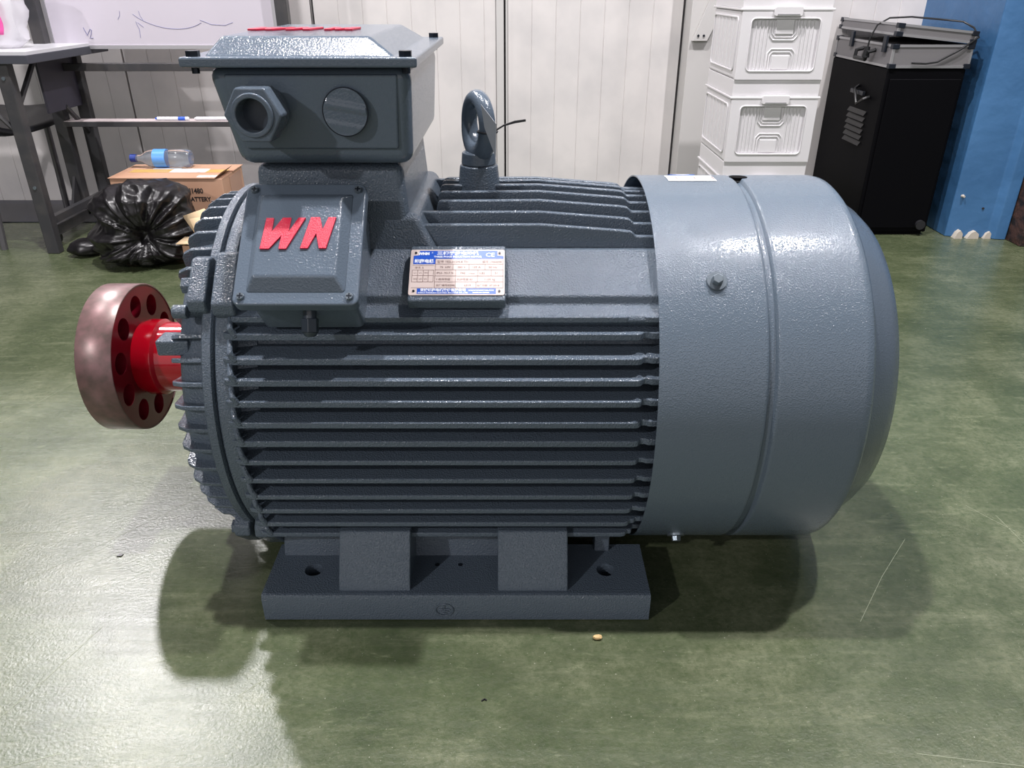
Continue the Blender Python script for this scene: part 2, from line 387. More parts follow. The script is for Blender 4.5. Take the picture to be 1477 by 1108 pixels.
mk('coupling_hub', hb, redp, coup, label='glossy bright red coupling hub')
# fan cowl
X0 = .278
cw = BM(); RC = .3045
prof = [(X0, RC-.002), (X0, RC), (X0+.001, RC), (X0+.004, RC), (.30, RC), (.36, RC), (.41, RC), (.421, RC), (.424, RC), (.4255, RC-.0012), (.428, RC-.0065), (.432, RC-.0075), (.436, RC-.0065), (.4385, RC-.0012), (.440, RC), (.443, RC), (.46, RC), (.50, RC), (.54, RC), (.555, RC), (.558, RC), (.566, RC-.0015), (.571, RC-.006), (.573, RC-.012), (.570, RC-.018), (.44, RC-.02), (.29, RC-.002)]
lathe(cw, prof, 160, (0, ZC), True)
cowl = mk('fan_cowl', cw, sheet, mo, sharp=.8)
gd = BM(); lathe(gd, [(.568, .290), (.573, .287), (.612, .262), (.628, .248), (.636, .232), (.638, .21), (.638, 0)], 128, (0, ZC))
mk('fan_guard', gd, smoothp, cowl)
bmk = BM()
for r in (.05, .09, .13, .17, .21): tube(bmk, [(0.641, r*math.cos(a*PI/24), ZC+r*math.sin(a*PI/24)) for a in range(48)], .003, 6, True)
mk('guard_ring', bmk, dgrey, cowl)
def cowl_bolt(x, a):
    R_ = Matrix.Translation((x, 0, ZC)) @ Matrix.Rotation(a, 4, 'X')   # local z points outwards
    b1 = BM(); cyl(b1, (0, 0, RC-.002), (0, 0, RC+.003), .0145, .0135, seg=24); b_ = mk('cowl_bolt', b1, zinc, cowl, M=R_)
    b1 = BM(); cyl(b1, (0, 0, RC+.003), (0, 0, RC+.0115), .0082, .0075, seg=6); mk('cowl_bolt_head', b1, zinc, cowl, M=R_, bevel=.001)
for a in (PI/4, 3*PI/4, -PI/4, -3*PI/4): cowl_bolt(.358 if a == PI/4 else .345, a+.0)
# plugged hole on top of the cowl
Rh = Matrix.Translation((.437, 0, ZC)) @ Matrix.Rotation(math.radians(-4), 4, 'X')
mk('cowl_hole', cyl(BM(), (0, 0, RC-.004), (0, 0, RC+.0006), .014, seg=28), mat('hole_black', (3, 3, 4), .9, spec=.1), cowl, M=Rh)
def curved(x0, x1, a0, a1, r, n=10, dia=False):
    bm = BM()
    if dia:
        c = bm.verts.new(((x0+x1)/2, 0, 0)); pts = []
        for i in range(28):
            t = 2*PI*i/28; x = (x0+x1)/2+(x1-x0)/2*math.cos(t); a = (a0+a1)/2+(a1-a0)/2*math.sin(t); pts.append(bm.verts.new((x, -r*math.sin(a), ZC+r*math.cos(a))))
        am = (a0+a1)/2; c.co = ((x0+x1)/2, -r*math.sin(am), ZC+r*math.cos(am))
        for i in range(28): bm.faces.new((c, pts[i], pts[(i+1) % 28]))
    else:
        pv_ = None
        for i in range(n+1):
            a = a0+(a1-a0)*i/n; cur = [bm.verts.new((x, -r*math.sin(a), ZC+r*math.cos(a))) for x in (x0, x1)]
            if pv_: bm.faces.new((pv_[0], pv_[1], cur[1], cur[0]))
            pv_ = cur
    return bm
st = mk('inspection_sticker', curved(.322, .396, math.radians(-6), math.radians(2), RC+.0006), paper, cowl, label='white strip sticker on top of the cowl')
mk('round_sticker', curved(.332, .377, math.radians(-17), math.radians(-6.5), RC+.0006, dia=True), stblue, cowl, label='blue round sticker on top of the cowl')
mk('round_sticker', curved(.340, .369, math.radians(-15), math.radians(-8.5), RC+.0010, dia=True), paper, cowl, label='pale middle of the round sticker')
bm = BM()
for x in [.333, .336, .341, .345, .352, .357, .364, .369, .381, .385, .389, .393]:
    b2 = curved(x, x+random.choice((.0012, .002)), math.radians(-4), math.radians(0), RC+.001, 3); me = bpy.data.meshes.new('t'); b2.to_mesh(me); bm.from_mesh(me); b2.free(); bpy.data.meshes.remove(me)
mk('sticker_bars', bm, brown_i, cowl)

# feet (front one visible, the back one its mirror)
for s in (-1, 1):
    bm = BM()
    def hb_(x0, x1, hx): holed(bm, x0, x1, min(s*.195, s*.311), max(s*.195, s*.311), .0, .050, hx, s*.258, .0145)
    hb_(-.303, -.185, -.235); hb_(.170, .292, .229)
    box(bm, -.185, .170, min(s*.195, s*.311), max(s*.195, s*.311), 0, .050)
    prism(bm, [(s*.311, .0), (s*.317, .002), (s*.3175, .043), (s*.3145, .049), (s*.311, .050)], 'x', -.303, .292)
    bmesh.ops.remove_doubles(bm, verts=bm.verts, dist=.0002)
    ft = mk('mounting_foot', bm, cast, mo, sharp=.5)
    # rear upstand of the foot, with the rounded step at its left end
    bm = BM(); prism(bm, [(s*.225, .045), (s*.210, .085), (s*.205, .118), (s*.15, .118), (s*.15, .0), (s*.225, .0)], 'x', -.292, .150)
    mk('foot_web', bm, cast, mo, bevel=.004)
    bm = BM(); prism(bm, [(s*.212, .045), (s*.205, .10), (s*.15, .118), (s*.15, .045)], 'x', .215, .240)
    mk('foot_web', bm, cast, mo, bevel=.003)
    for x0, x1 in ((-.186, -.076), (.058, .166)):
        bm = BM(); prism(bm, [(s*.306, .048), (s*.302, .062), (s*.262, .130), (s*.17, .130), (s*.17, .048)], 'x', x0, x1)
        mk('foot_block', bm, cast, mo, bevel=.0025)
for x, z in ((-.040, .0), (-.003, .0)):
    mk('pin_hole', cyl(BM(), (x, -.246, .0505), (x, -.246, .0495), .0038, seg=10), blackb, mo)
e = BM(); yf = -.3182
tube(e, [(-.024+.0135*math.cos(a*PI/16), yf, .023+.0115*math.sin(a*PI/16)) for a in range(32)], .0011, 6, True)
for (ax, az), (bx, bz) in (((0, .009), (0, .001)), ((-.0085, .001), (.0085, .001)), ((-.006, -.003), (.006, -.003)), ((-.003, -.0065), (.003, -.0065))):
    tube(e, [(-.024+ax, yf, .023+az), (-.024+bx, yf, .023+bz)], .001, 6)
mk('earth_symbol', e, cast, mo)

# terminal box seat and main terminal box
bm = BM(); frustum(bm, -.276, -.060, -.150, .150, .53, -.270, -.070, -.14, .14, .66)
mk('box_neck', bm, cast, mo, bevel=.012, seg=3)
bm = BM(); frustum(bm, -.275, -.010, -.160, .16, .51, -.275, -.052, -.145, .145, .592)
mk('neck_flare', bm, cast, mo, bevel=.01, seg=3)
bm = BM(); frustum(bm, -.280, -.052, -.168, .168, .664, -.300, -.046, -.186, .186, .786)
tb = mk('terminal_box', bm, smoothp, mo, bevel=.016, seg=4)
bm = BM(); frustum(bm, -.266, -.068, -.1758, -.15, .686, -.278, -.062, -.1866, -.15, .778)
mk('front_panel', bm, smoothp, tb, bevel=.003)
bm = BM(); box(bm, -.323, -.035, -.205, .205, .787, .799)
mk('terminal_box_lid', bm, smoothp, tb, bevel=.003, seg=3)
bm = BM(); frustum(bm, -.300, -.062, -.186, .186, .797, -.283, -.098, -.156, .156, .820)
mk('lid_crown', bm, smoothp, tb, bevel=.004, seg=3)
for x in (-.309, -.050):
    for y in (-.190, .190):
        b1 = BM(); cyl(b1, (x, y, .799), (x, y, .8055), .0085, seg=6); cyl(b1, (x, y, .787), (x, y, .7795), .005, seg=8); mk('lid_bolt', b1, blackb, tb)
# raised red letters
Wp = [(210,237),(247,237),(244,312),(290,235),(331,235),(325,312),(365,235),(401,235),(322,408),(285,408),(291,338),(240,408),(195,408)]
Np = [(425,232),(470,232),(487,300),(510,232),(548,232),(512,405),(477,405),(458,325),(425,405),(387,405)]
def letter(pts, M, name='red_letter', th=.0028, par=None, cx=370, cy=322, sc=.000262):
    P2 = [((x-cx)*sc, -(y-cy)*sc) for x, y in pts]
    bm = prism(BM(), P2, 'z', 0, th); mk(name, bm, redl, par, M=M, bevel=.0006)
MT = basis((-.208, -.02, .820), (1, 0, 0), (0, 1, 0), (0, 0, 1))
for off in (0, 352): pass
letter(Wp, MT, par=tb, cx=478, sc=.00027); letter(Np, MT, par=tb, cx=478, sc=.00027)
Mp = [(585,405),(600,232),(640,232),(662,330),(700,232),(745,232),(728,405),(690,405),(697,310),(660,405),(640,405),(625,310),(618,405)]
letter(Mp, MT, par=tb, cx=478, sc=.00027)
# cable gland, hexagon with a real bore, on the front wall
gc = Vector((-.232, -.186, .735)); g = BM()
gd_ = Vector((-.06, -1, .02)).normalized()
cyl(g, gc, gc+gd_*.012, .031, .031, 32); mk('gland_collar', g, smoothp, tb)
g = BM(); ring(g, gc+gd_*.010, gc+gd_*.044, .0365, .0205, 48, 6); mk('gland_nut', g, smoothp, tb, bevel=.003, seg=3, sharp=.45)
g = BM(); ring(g, gc+gd_*.03, gc+gd_*.0475, .0262, .0195, 40); mk('gland_lip', g, smoothp, tb, bevel=.002)
g = BM(); cyl(g, gc+gd_*.013, gc+gd_*.02, .0204, seg=32); mk('gland_seal', g, dgrey, tb)
# blanked second hole: disc with wavy relief
g = BM(); kc = Vector((-.130, -.1895, .734)); nn = 22
vs = {}
for i in range(-nn, nn+1):
    for j in range(-nn, nn+1):
        u, v = i/nn, j/nn
        rr_ = max(abs(u), abs(v)); L_ = math.hypot(u, v); k = rr_/L_ if L_ > 0 else 1
        u2, v2 = u*k, v*k
        h = .0018*math.sin(v2*7+1.2*u2)*math.exp(-((v2-.1)*1.4)**2)*(1 if L_ < 1.35 else 1) if rr_ < .97 else 0
        vs[i, j] = g.verts.new((kc.x+u2*.0275, kc.y-.0008-max(h, -.0002), kc.z+v2*.0285))
for i in range(-nn, nn):
    for j in range(-nn, nn): g.faces.new((vs[i, j], vs[i+1, j], vs[i+1, j+1], vs[i, j+1]))
mk('blanking_disc', g, smoothp, tb)
g = BM(); tube(g, [(kc.x+.0285*math.cos(a*PI/24), kc.y-.0002, kc.z+.0295*math.sin(a*PI/24)) for a in range(48)], .0007, 5, True)
mk('knockout_line', g, blackb, tb)

# small auxiliary box on the shoulder, lid facing the camera side
ex = Vector((1, 0, 0)); ez = Vector((0, -.118, .130)).normalized(); ez = Vector((0, -.672, .740)); ey = ez.cross(ex)
MB_ = basis((-.189, -.254, .585), ex, ey, ez)   # origin at the centre of the lid rim plane; local z outward, local y up
hw, hh = .0785, .0885
bm = BM(); prism(bm, rrect(-hw+.012, hw-.008, -hh+.012, hh-.01, .01), 'z', -.095, -.016)
ab = mk('auxiliary_box', bm, smoothp, mo, M=MB_, bevel=.003)
bm = BM(); prism(bm, rrect(-hw, hw, -hh, hh, .010), 'z', -.018, 0); mk('auxiliary_lid', bm, smoothp, ab, M=MB_, bevel=.003, seg=3)
bm = BM(); frustum(bm, -.063, .063, -.073, .073, -.001, -.052, .050, -.055, .060, .013); mk('lid_crown', bm, smoothp, ab, M=MB_, bevel=.003, seg=3)
ML = MB_ @ Matrix.Translation((0, 0, .0128))
for P_ in (Wp, Np): letter(P_, ML, par=ab, cx=372, cy=338)
for x in (-hw+.011, hw-.011):
    for y in (-hh+.011, hh-.011):
        b1 = BM(); cyl(b1, (x, y, 0), (x, y, .004), .0052, .0045, seg=12); s_ = mk('lid_screw', b1, zinc, ab, M=MB_)
        b1 = BM(); box(b1, x-.0035, x+.0035, y-.0008, y+.0008, .0035, .0045); box(b1, x-.0008, x+.0008, y-.0035, y+.0035, .0035, .0045); mk('screw_slot', b1, blackb, ab, M=MB_)
g = BM(); p0 = MB_ @ Vector((.008, -hh+.014, -.04)); dn = (MB_.to_3x3() @ Vector((0, -1, -.1))).normalized()*.5+Vector((0, -.05, -.6)); dn.normalize()
cyl(g, p0, p0+dn*.016, .0085, seg=16); mk('small_gland_stem', g, dgrey, ab)
g = BM(); cyl(g, p0+dn*.012, p0+dn*.030, .0115, seg=6); cyl(g, p0+dn*.030, p0+dn*.036, .0105, .006, seg=16); mk('small_gland_nut', g, dgrey, ab, bevel=.001)

# nameplate on its pad, shoulder slope
ny = Vector((0, .060, .042)).normalized(); nzv = Vector((0, -ny.z, ny.y))
NP = basis((.0055, -.205, .5225), (1, 0, 0), ny, nzv)
bm = BM(); box(bm, -.066, .066, -.046, .046, -.012, .008); mk('nameplate_pad', bm, cast, mo, M=NP, bevel=.003)
bm = BM(); prism(bm, rrect(-.0645, .0645, -.0375, .0375, .003), 'z', .0082, .0095); npl = mk('nameplate', bm, plate_m, mo, M=NP)
bl = BM(); zt = .0097
def flat(bm, pts, z):
    bm.faces.new([bm.verts.new((x, y, z)) for x, y in pts])
flat(bl, [(-.0605,.020),(-.0605,.027),(-.0525,.028),(-.0525,.0355),(.0545,.0355),(.0545,.0275),(.063,.0265),(.063,.022),(-.030,.022),(-.030,.013),(-.0605,.013)], zt)
flat(bl, [(-.053,-.036),(.053,-.036),(.053,-.027),(-.053,-.027)], zt)
mk('printed_band', bl, blue_m, npl, M=NP)
ln = BM()
def seg2(x0, y0, x1, y1, w=.00025):
    if abs(x1-x0) > abs(y1-y0): flat(ln, [(x0, y0-w), (x1, y1-w), (x1, y1+w), (x0, y0+w)], zt+.0002)
    else: flat(ln, [(x0-w, y0), (x1-w, y1), (x1+w, y1), (x0+w, y0)], zt+.0002)
ys = [.0215, .013, .0035, -.0065, -.0165, -.0262]
for y in ys[1:]: seg2(-.030, y, .0625, y)
for x in (-.030, .0625): seg2(x, ys[0], x, ys[-1])
for x, a, c in ((-.006, 1, 2), (.016, 1, 2), (.038, 1, 2), (-.002, 2, 3), (.028, 2, 3), (.046, 2, 3), (-.002, 3, 4), (.028, 3, 4), (-.002, 4, 5), (.026, 4, 5)): seg2(x, ys[a], x, ys[c])
for y in (.011, .003, -.006, -.0165, -.026): seg2(-.061, y, -.032, y)
for x in (-.061, -.0535, -.046, -.039, -.032): seg2(x, .003, x, -.0165)
mk('ruled_line', ln, brown_i, npl, M=NP)
mk('white_lettering', text_bm([('WNM', -.0465, .0285, .0058, 'CENTER', .0004), ('®', -.036, .031, .003), ('皖南电机', -.0455, .0155, .0066, 'CENTER', .0003),
    ('三相异步电动机', .0, .0290, .0064, 'CENTER', .00025, 1.28), ('THREE PHASE INDUCTION MOTOR', .0, .0240, .0042, 'CENTER', .00015, .98), ('CE', .0445, .0255, .0090, 'CENTER', .0002, 1.15),
    ('安徽皖南电机股份有限公司', -.018, -.0315, .0052, 'CENTER', .0002, .98), ('ANHUI WANNAN ELECTRIC MACHINE CO.,LTD.', -.018, -.0352, .0031, 'CENTER', .0001),
    ('WWW.WNMOTOR.COM', .033, -.0312, .003, 'CENTER', .0001), ('MADE IN CHINA', .033, -.0348, .003, 'CENTER', .0001)]), white_i, npl, M=NP @ Matrix.Translation((0, 0, zt+.0002)), smooth=False)
mk('brown_lettering', text_bm([('型号 YE3-315M-8 TH', -.028, .0152, .0048), ('编号 17060298', .034, .0152, .0042), ('75  kW', -.024, .0062, .0048), ('380 V', .000, .0062, .0048), ('155 A', .020, .0062, .0048), ('50 Hz', .0425, .0062, .0048),
    ('IP55  93.7 %', -.028, -.0035, .0046), ('740', .004, -.0035, .0048), ('r/min', .016, -.0035, .0038), ('0.82', .030, -.0035, .0046), ('S1', .051, -.0035, .0048),
    ('F 绝缘等级', -.028, -.0137, .004), ('防护等级 B3', .0, -.0137, .004), ('1100 kg', .037, -.0137, .0046), ('出厂编号', -.028, -.0235, .004), ('0298', -.012, -.0237, .0046), ('6319', .010, -.0237, .0046), ('出厂日期', .027, -.0235, .0036), ('07.2018', .044, -.0237, .0042),
    ('接法 Δ', -.058, .0055, .0042), ('U1', -.059, -.003, .0036), ('V1', -.0515, -.003, .0036), ('W1', -.0445, -.003, .0036), ('W2', -.059, -.013, .0036), ('U2', -.0515, -.013, .0036), ('V2', -.0445, -.013, .0036)]), brown_i, npl, M=NP @ Matrix.Translation((0, 0, zt+.0002)), smooth=False)
for x in (-.0575, .0575):
    for y in (-.0315, .0315): mk('rivet', cyl(BM(), (x, y, .0092), (x, y, .0108), .0016, seg=10), blackb, npl, M=NP)

# eye bolt with tag and cable tie
eb = BM(); ec = Vector((.029, 0, .6885)); ud = Vector((.42, -.91, 0)).normalized(); Rr = .0385
path = [ec+Rr*(math.cos(a)*ud*.92+math.sin(a)*Vector((0, 0, 1))) for a in [2*PI*i/40 for i in range(40)]]
tube(eb, path, [.0125+.003*max(0, -math.sin(2*PI*i/40)) for i in range(40)], 14, True)
eye = mk('eye_bolt', eb, smoothp, mo)
b1 = BM(); cyl(b1, (.029, 0, .632), (.029, 0, .650), .027, .0255, 28); mk('eye_bolt_collar', b1, smoothp, eye, bevel=.002)
b1 = BM(); cyl(b1, (.029, 0, .590), (.029, 0, .6315), .0335, .029, 28); mk('eye_bolt_boss', b1, cast, eye, bevel=.003)
b1 = BM(); tp = [(.036, -.060, .7265), (.0575, -.062, .700), (.0565, -.058, .652), (.0405, -.056, .694)]
tp = [Vector(p) for p in tp]; tn = (tp[1]-tp[0]).cross(tp[2]-tp[0]).normalized()*.0006
A = [b1.verts.new(p+tn) for p in tp]; B = [b1.verts.new(p-tn) for p in tp]; b1.faces.new(A); b1.faces.new(B)
for i in range(4): b1.faces.new((A[i], A[(i+1) % 4], B[(i+1) % 4], B[i]))
mk('paper_tag', b1, tagm, eye, label='small translucent tag tied to the eye bolt')
b1 = BM(); c_ = path[0]
tube(b1, [c_+Vector((0, 0, -.004))+.0145*(math.cos(t)*ud+math.sin(t)*Vector((0, 0, 1)).cross(ud)) for t in [2*PI*i/20 for i in range(20)]], .0016, 6, True)
tube(b1, [c_+ud*.012+Vector((.008, 0, 0)), (.068, -.036, .694), (.084, -.034, .6985), (.100, -.032, .7005)], [.0013, .0013, .002, .0018], 6)
mk('cable_tie', b1, blackpl, eye, label='black cable tie with its end sticking out')

# ---------------------------------------------------------------- background, left
steel = mat('dark_steel_tube', (52, 52, 55), .45, mott=(14, (66, 64, 64), .45, .65))
board = mat('whiteboard_enamel', (200, 194, 204), .18)
easel = thing('whiteboard_stand', 'dark steel frame stand with crossbar and pen tray holding up the whiteboard', 'stand', (-1.2, 1.9, 0))
def ch(name, bm, m, parent, loc, **k):
    bm.transform(Matrix.Translation(-Vector(loc))); return mk(name, bm, m, parent, **k)
EL = (-1.2, 1.9, 0)
for x in (-1.66, -.755):
    ch('upright', box(BM(), x-.022, x+.022, 1.88, 1.92, .045, 1.5), steel, easel, EL, bevel=.002)
    ch('foot_rail', box(BM(), x-.022, x+.022, 1.62, 2.18, .03, .07), steel, easel, EL, bevel=.002)
    for y in (1.66, 2.14): ch('caster', cyl(BM(), (x-.012, y, .018), (x+.012, y, .018), .018, seg=18), blackpl, easel, EL)
    ch('gusset_plate', prism(BM(), [(1.80, .07), (1.92, .07), (1.92, .20), (1.88, .20)], 'x', x-.005, x+.005), steel, easel, EL)
ch('crossbar', box(BM(), -1.638, -.777, 1.885, 1.915, .588, .615), steel, easel, EL, bevel=.002)
ch('pen_tray', box(BM(), -1.638, -.777, 1.86, 1.93, .392, .41), steel, easel, EL, bevel=.001)
ch('tray_liner', box(BM(), -1.634, -.781, 1.864, 1.926, .41, .4125), mat('pale_tray_strip', (188, 176, 176), .6), easel, EL)
ch('lower_tie', box(BM(), -1.638, -.777, 2.10, 2.13, .035, .062), steel, easel, EL)
wb = thing('whiteboard', 'large whiteboard with thin aluminium frame and faint blue marker scribbles', 'whiteboard', (-1.2, 1.94, .66))
WL = (-1.2, 1.94, .66)
ch('writing_surface', box(BM(), -1.625, -.80, 1.925, 1.94, .675, 1.45), board, wb, WL)
for bx in ((-1.638, -1.625, .662, 1.46), (-.80, -.785, .662, 1.46), (-1.625, -.80, .662, .675), (-1.625, -.80, 1.45, 1.46)):
    ch('frame_rail', box(BM(), bx[0], bx[1], 1.9215, 1.945, bx[2], bx[3]), mat('thin_aluminium', (190, 188, 192), .35, metal=.6), wb, WL)
sc = BM()
def sline(p, r=.0007): tube(sc, [(x, 1.9245, z) for x, z in p], r, 5)
sline([(-1.507, .735), (-1.500, .715), (-1.498, .708), (-1.488, .722), (-1.483, .730), (-1.478, .726), (-1.483, .712), (-1.490, .700), (-1.478, .699)], .0011)
sline([(-1.36+.0, .79), (-1.362, .775), (-1.372, .762)]); sline([(-1.29, .79), (-1.288, .775), (-1.28, .760)])
sline([(-1.302, .70), (-1.300, .73), (-1.306, .745), (-1.308, .755)]); sline([(-1.302, .752), (-1.283, .736)])
sline([(-1.30+.35*math.sin(t)*.45+.11, .80-.09*math.cos(t-.2)+.02) for t in [-.9+i*.12 for i in range(16)]])
sline([(-1.07, .76), (-1.03, .745), (-.98, .742), (-.95, .752)])
ch('marker_scribble', sc, mat('blue_marker', (120, 120, 165), .5), wb, WL)
pen_b = mat('pen_white', (226, 228, 232), .35)
for i, (x, cap, lab) in enumerate(((-1.285, (40, 90, 200), 'white marker pen with blue band lying on the pen tray'), (-1.135, (225, 225, 228), 'plain white marker pen on the pen tray, nearest the motor'))):
    p = thing('marker_pen', lab, 'pen', (x, 1.88, .4195), 0, 'marker pens on the tray')
    mk('barrel', cyl(BM(), (.004, 0, 0), (.125, 0, 0), .0065, seg=12), pen_b, p)
    mk('band', cyl(BM(), (.085, 0, 0), (.112, 0, 0), .0069, seg=12), mat('pen_band', cap, .4), p)
    mk('tip', cyl(BM(), (-.004, 0, 0), (.004, 0, 0), .003, .006, seg=12), mat('pen_tip', cap, .4), p)

# table
tw = mat('table_laminate', (196, 196, 200), .3); td = mat('dark_table_edge', (62, 64, 72), .45)
TL = (-2.1, 1.8, 0)
tbl = thing('folding_table', 'folding table with pale top, dark edge and dark steel legs, at the left edge', 'table', TL)
ch('tabletop', box(BM(), -2.9, -1.50, 1.50, 2.06, .672, .682), tw, tbl, TL)
ch('edge_band', box(BM(), -2.9, -1.498, 1.498, 2.062, .645, .672), td, tbl, TL, bevel=.002)
for x in (-1.60, -2.8):
    for y in (1.53, 1.98):
        ch('leg', box(BM(), x-.022, x+.022, y-.018, y+.018, 0, .648), steel, tbl, TL, bevel=.003)
    ch('leg_brace', box(BM(), x-.012, x+.012, 1.55, 1.96, .10, .125), steel, tbl, TL)
ch('side_panel', box(BM(), -1.605, -1.597, 1.72, 1.962, .46, .648), mat('purple_grey_panel', (50, 48, 60), .5), tbl, TL)
for a, c in (((-1.60, 1.545, .50), (-1.60, 1.72, .648)), ((-1.612, 1.53, .42), (-1.80, 1.53, .648)), ((-1.60, 1.965, .36), (-1.60, 1.84, .47))):
    ch('diagonal_brace', tube(BM(), [a, c], .009, 8), steel, tbl, TL)
for z in (.60, .24): ch('rivet', cyl(BM(), (-1.60, 1.512, z), (-1.60, 1.509, z), .006, seg=10), zinc, tbl, TL)
# plastic bag with pink ribbon on the table
BL = (-1.67, 1.68, .682)
bag = thing('plastic_bag', 'clear plastic bag with a pink strip standing on the pale table', 'bag', BL)
bm = BM(); bmesh.ops.create_icosphere(bm, subdivisions=4, radius=1)
for v in bm.verts:
    v.co = Vector((max(-1, min(1, v.co.x*1.3))*.085, max(-1, min(1, v.co.y*1.3))*.05, .115+max(-1, min(1, v.co.z*1.25))*.113)); v.co += Vector((1, 1, 0))*noise.noise(v.co*22)*.010
mk('bag_film', bm, mat('clear_film', (232, 230, 236), .25, alpha=.55), bag)
bm = BM(); prev = None
for i in range(14):
    z = .045+i*.016; x = .030+.006*math.sin(i*.6); cur = [bm.verts.new((x+d, -.067+.004*math.sin(i), z)) for d in (-.018, .018)]
    if prev: bm.faces.new((prev[0], prev[1], cur[1], cur[0]))
    prev = cur
r_ = mk('pink_strip', bm, mat('pink_ribbon', (235, 90, 165), .5), bag); r_.modifiers.new('s', 'SOLIDIFY').thickness = .003

# chair
CL = (-1.90, 1.80, 0)
chair = thing('office_chair', 'black plastic shell chair with metal tube legs, half under the table at left', 'chair', CL, PI/2)
bm = BM(); n1, n2 = 18, 14; V = {}
for i in range(n1+1):
    for j in range(n2+1):
        u, v = i/n1, j/n2     # u along seat front->up the back; v across
        if u < .55: y = -.20+.40*(u/.55); z = .43-.02*math.sin(u/.55*PI)+(.0 if u > .06 else -.02)
        else: t = (u-.55)/.45; y = .20+.09*t; z = .43+.34*t
        x = (v-.5)*.50; z += .035*(abs(v-.5)*2)**3*(1 if u < .55 else .2); y -= .06*(abs(v-.5)*2)**2*(1 if u > .6 else 0)
        V[i, j] = bm.verts.new((x, y, z))
for i in range(n1):
    for j in range(n2): bm.faces.new((V[i, j], V[i+1, j], V[i+1, j+1], V[i, j+1]))
sh = mk('seat_shell', bm, mat('charcoal_plastic', (38, 40, 46), .4), chair); sh.modifiers.new('s', 'SOLIDIFY').thickness = -.02
bm = BM(); 
for s in (-1, 1):
    chl = mk('leg', tube(BM(), [(s*.235, -.09, 0), (s*.225, -.10, .2), (s*.21, -.11, .385), (s*.16, -.10, .405)], .012, 10), mat('worn_chrome', (110, 108, 112), .35, metal=.6), chair)
    mk('leg', tube(BM(), [(s*.255, .27, 0), (s*.235, .21, .25), (s*.22, .15, .38), (s*.18, .10, .405)], .012, 10), steel, chair)
mk('under_frame', tube(BM(), [(-.215, -.10, .37), (-.215, .15, .37), (.215, .15, .37), (.215, -.10, .37)], .008, 8), steel, chair)

# cardboard carton
card = mat('brown_cardboard', (190, 150, 124), .75, mott=(5, (176, 134, 108), .4, .7))
KL = (-1.18, 1.73, 0)
cb = thing('cardboard_carton', 'long brown cardboard carton with packing tape and black printed lettering, behind the black bag', 'carton', KL)
mk('carton_body', box(BM(), -.205, .205, -.115, .115, 0, .250), card, cb, bevel=.003)
mk('top_flap', prism(BM(), [(-.207, .2505), (.180, .2505), (.207, .272), (.209, .274), (.180, .2535), (-.207, .2535)], 'y', -.119, .0), card, cb)
mk('top_flap', box(BM(), -.207, .209, .002, .118, .2505, .2535), card, cb)
mk('packing_tape', box(BM(), -.17, .19, -.028, .022, .2537, .2543), mat('yellow_tape', (206, 168, 96), .3), cb)
mk('shipping_label', box(BM(), -.02, .115, -.03, .03, .2544, .2549), paper, cb)
mk('shipping_label', box(BM(), -.105, .0, .03, .052, .2538, .2543), paper, cb)
mk('shipping_label', box(BM(), .110, .18, -.108, -.078, .2538, .2543), paper, cb)
mk('clear_tape', box(BM(), .2055, .2062, -.04, .09, .02, .24), mat('brown_tape', (170, 130, 105), .2), cb)
MTX = basis((0, -.1156, 0), (1, 0, 0), (0, 0, 1), (0, -1, 0))
mk('printed_lettering', text_bm([('NJ1480', .062, .197, .026, 'LEFT', .0008, .85), ('LITHIUM ION BATTERY', -.06, .168, .022, 'LEFT', .0008, .93)]), black_i, cb, M=MTX, smooth=False)
# water bottle lying on carton
clear = mat('clear_pet', (235, 242, 250), .08, trans=.9, spec=.5)
wbt = thing('water_bottle', 'clear water bottle with blue cap and blue label lying on the carton', 'bottle', (-1.37, 1.80, .290))
mk('bottle_body', lathe(BM(), [(-.0, .0), (.0, .012), (.022, .013), (.05, .030), (.07, .033), (.13, .031), (.14, .033), (.2, .033), (.212, .028), (.212, 0)], 28), clear, wbt)
mk('bottle_label', lathe(BM(), [(.075, .0338), (.122, .0338), (.122, .032), (.075, .032)], 28, closed=True), mat('label_blue', (88, 150, 225), .4), wbt)
mk('bottle_cap', lathe(BM(), [(-.018, 0), (-.018, .0145), (.004, .0145), (.004, 0)], 20), mat('cap_blue', (22, 50, 130), .4), wbt)
wbt.rotation_euler = (0, 0, .0); wbt.location = (-1.355, 1.79, .2885)

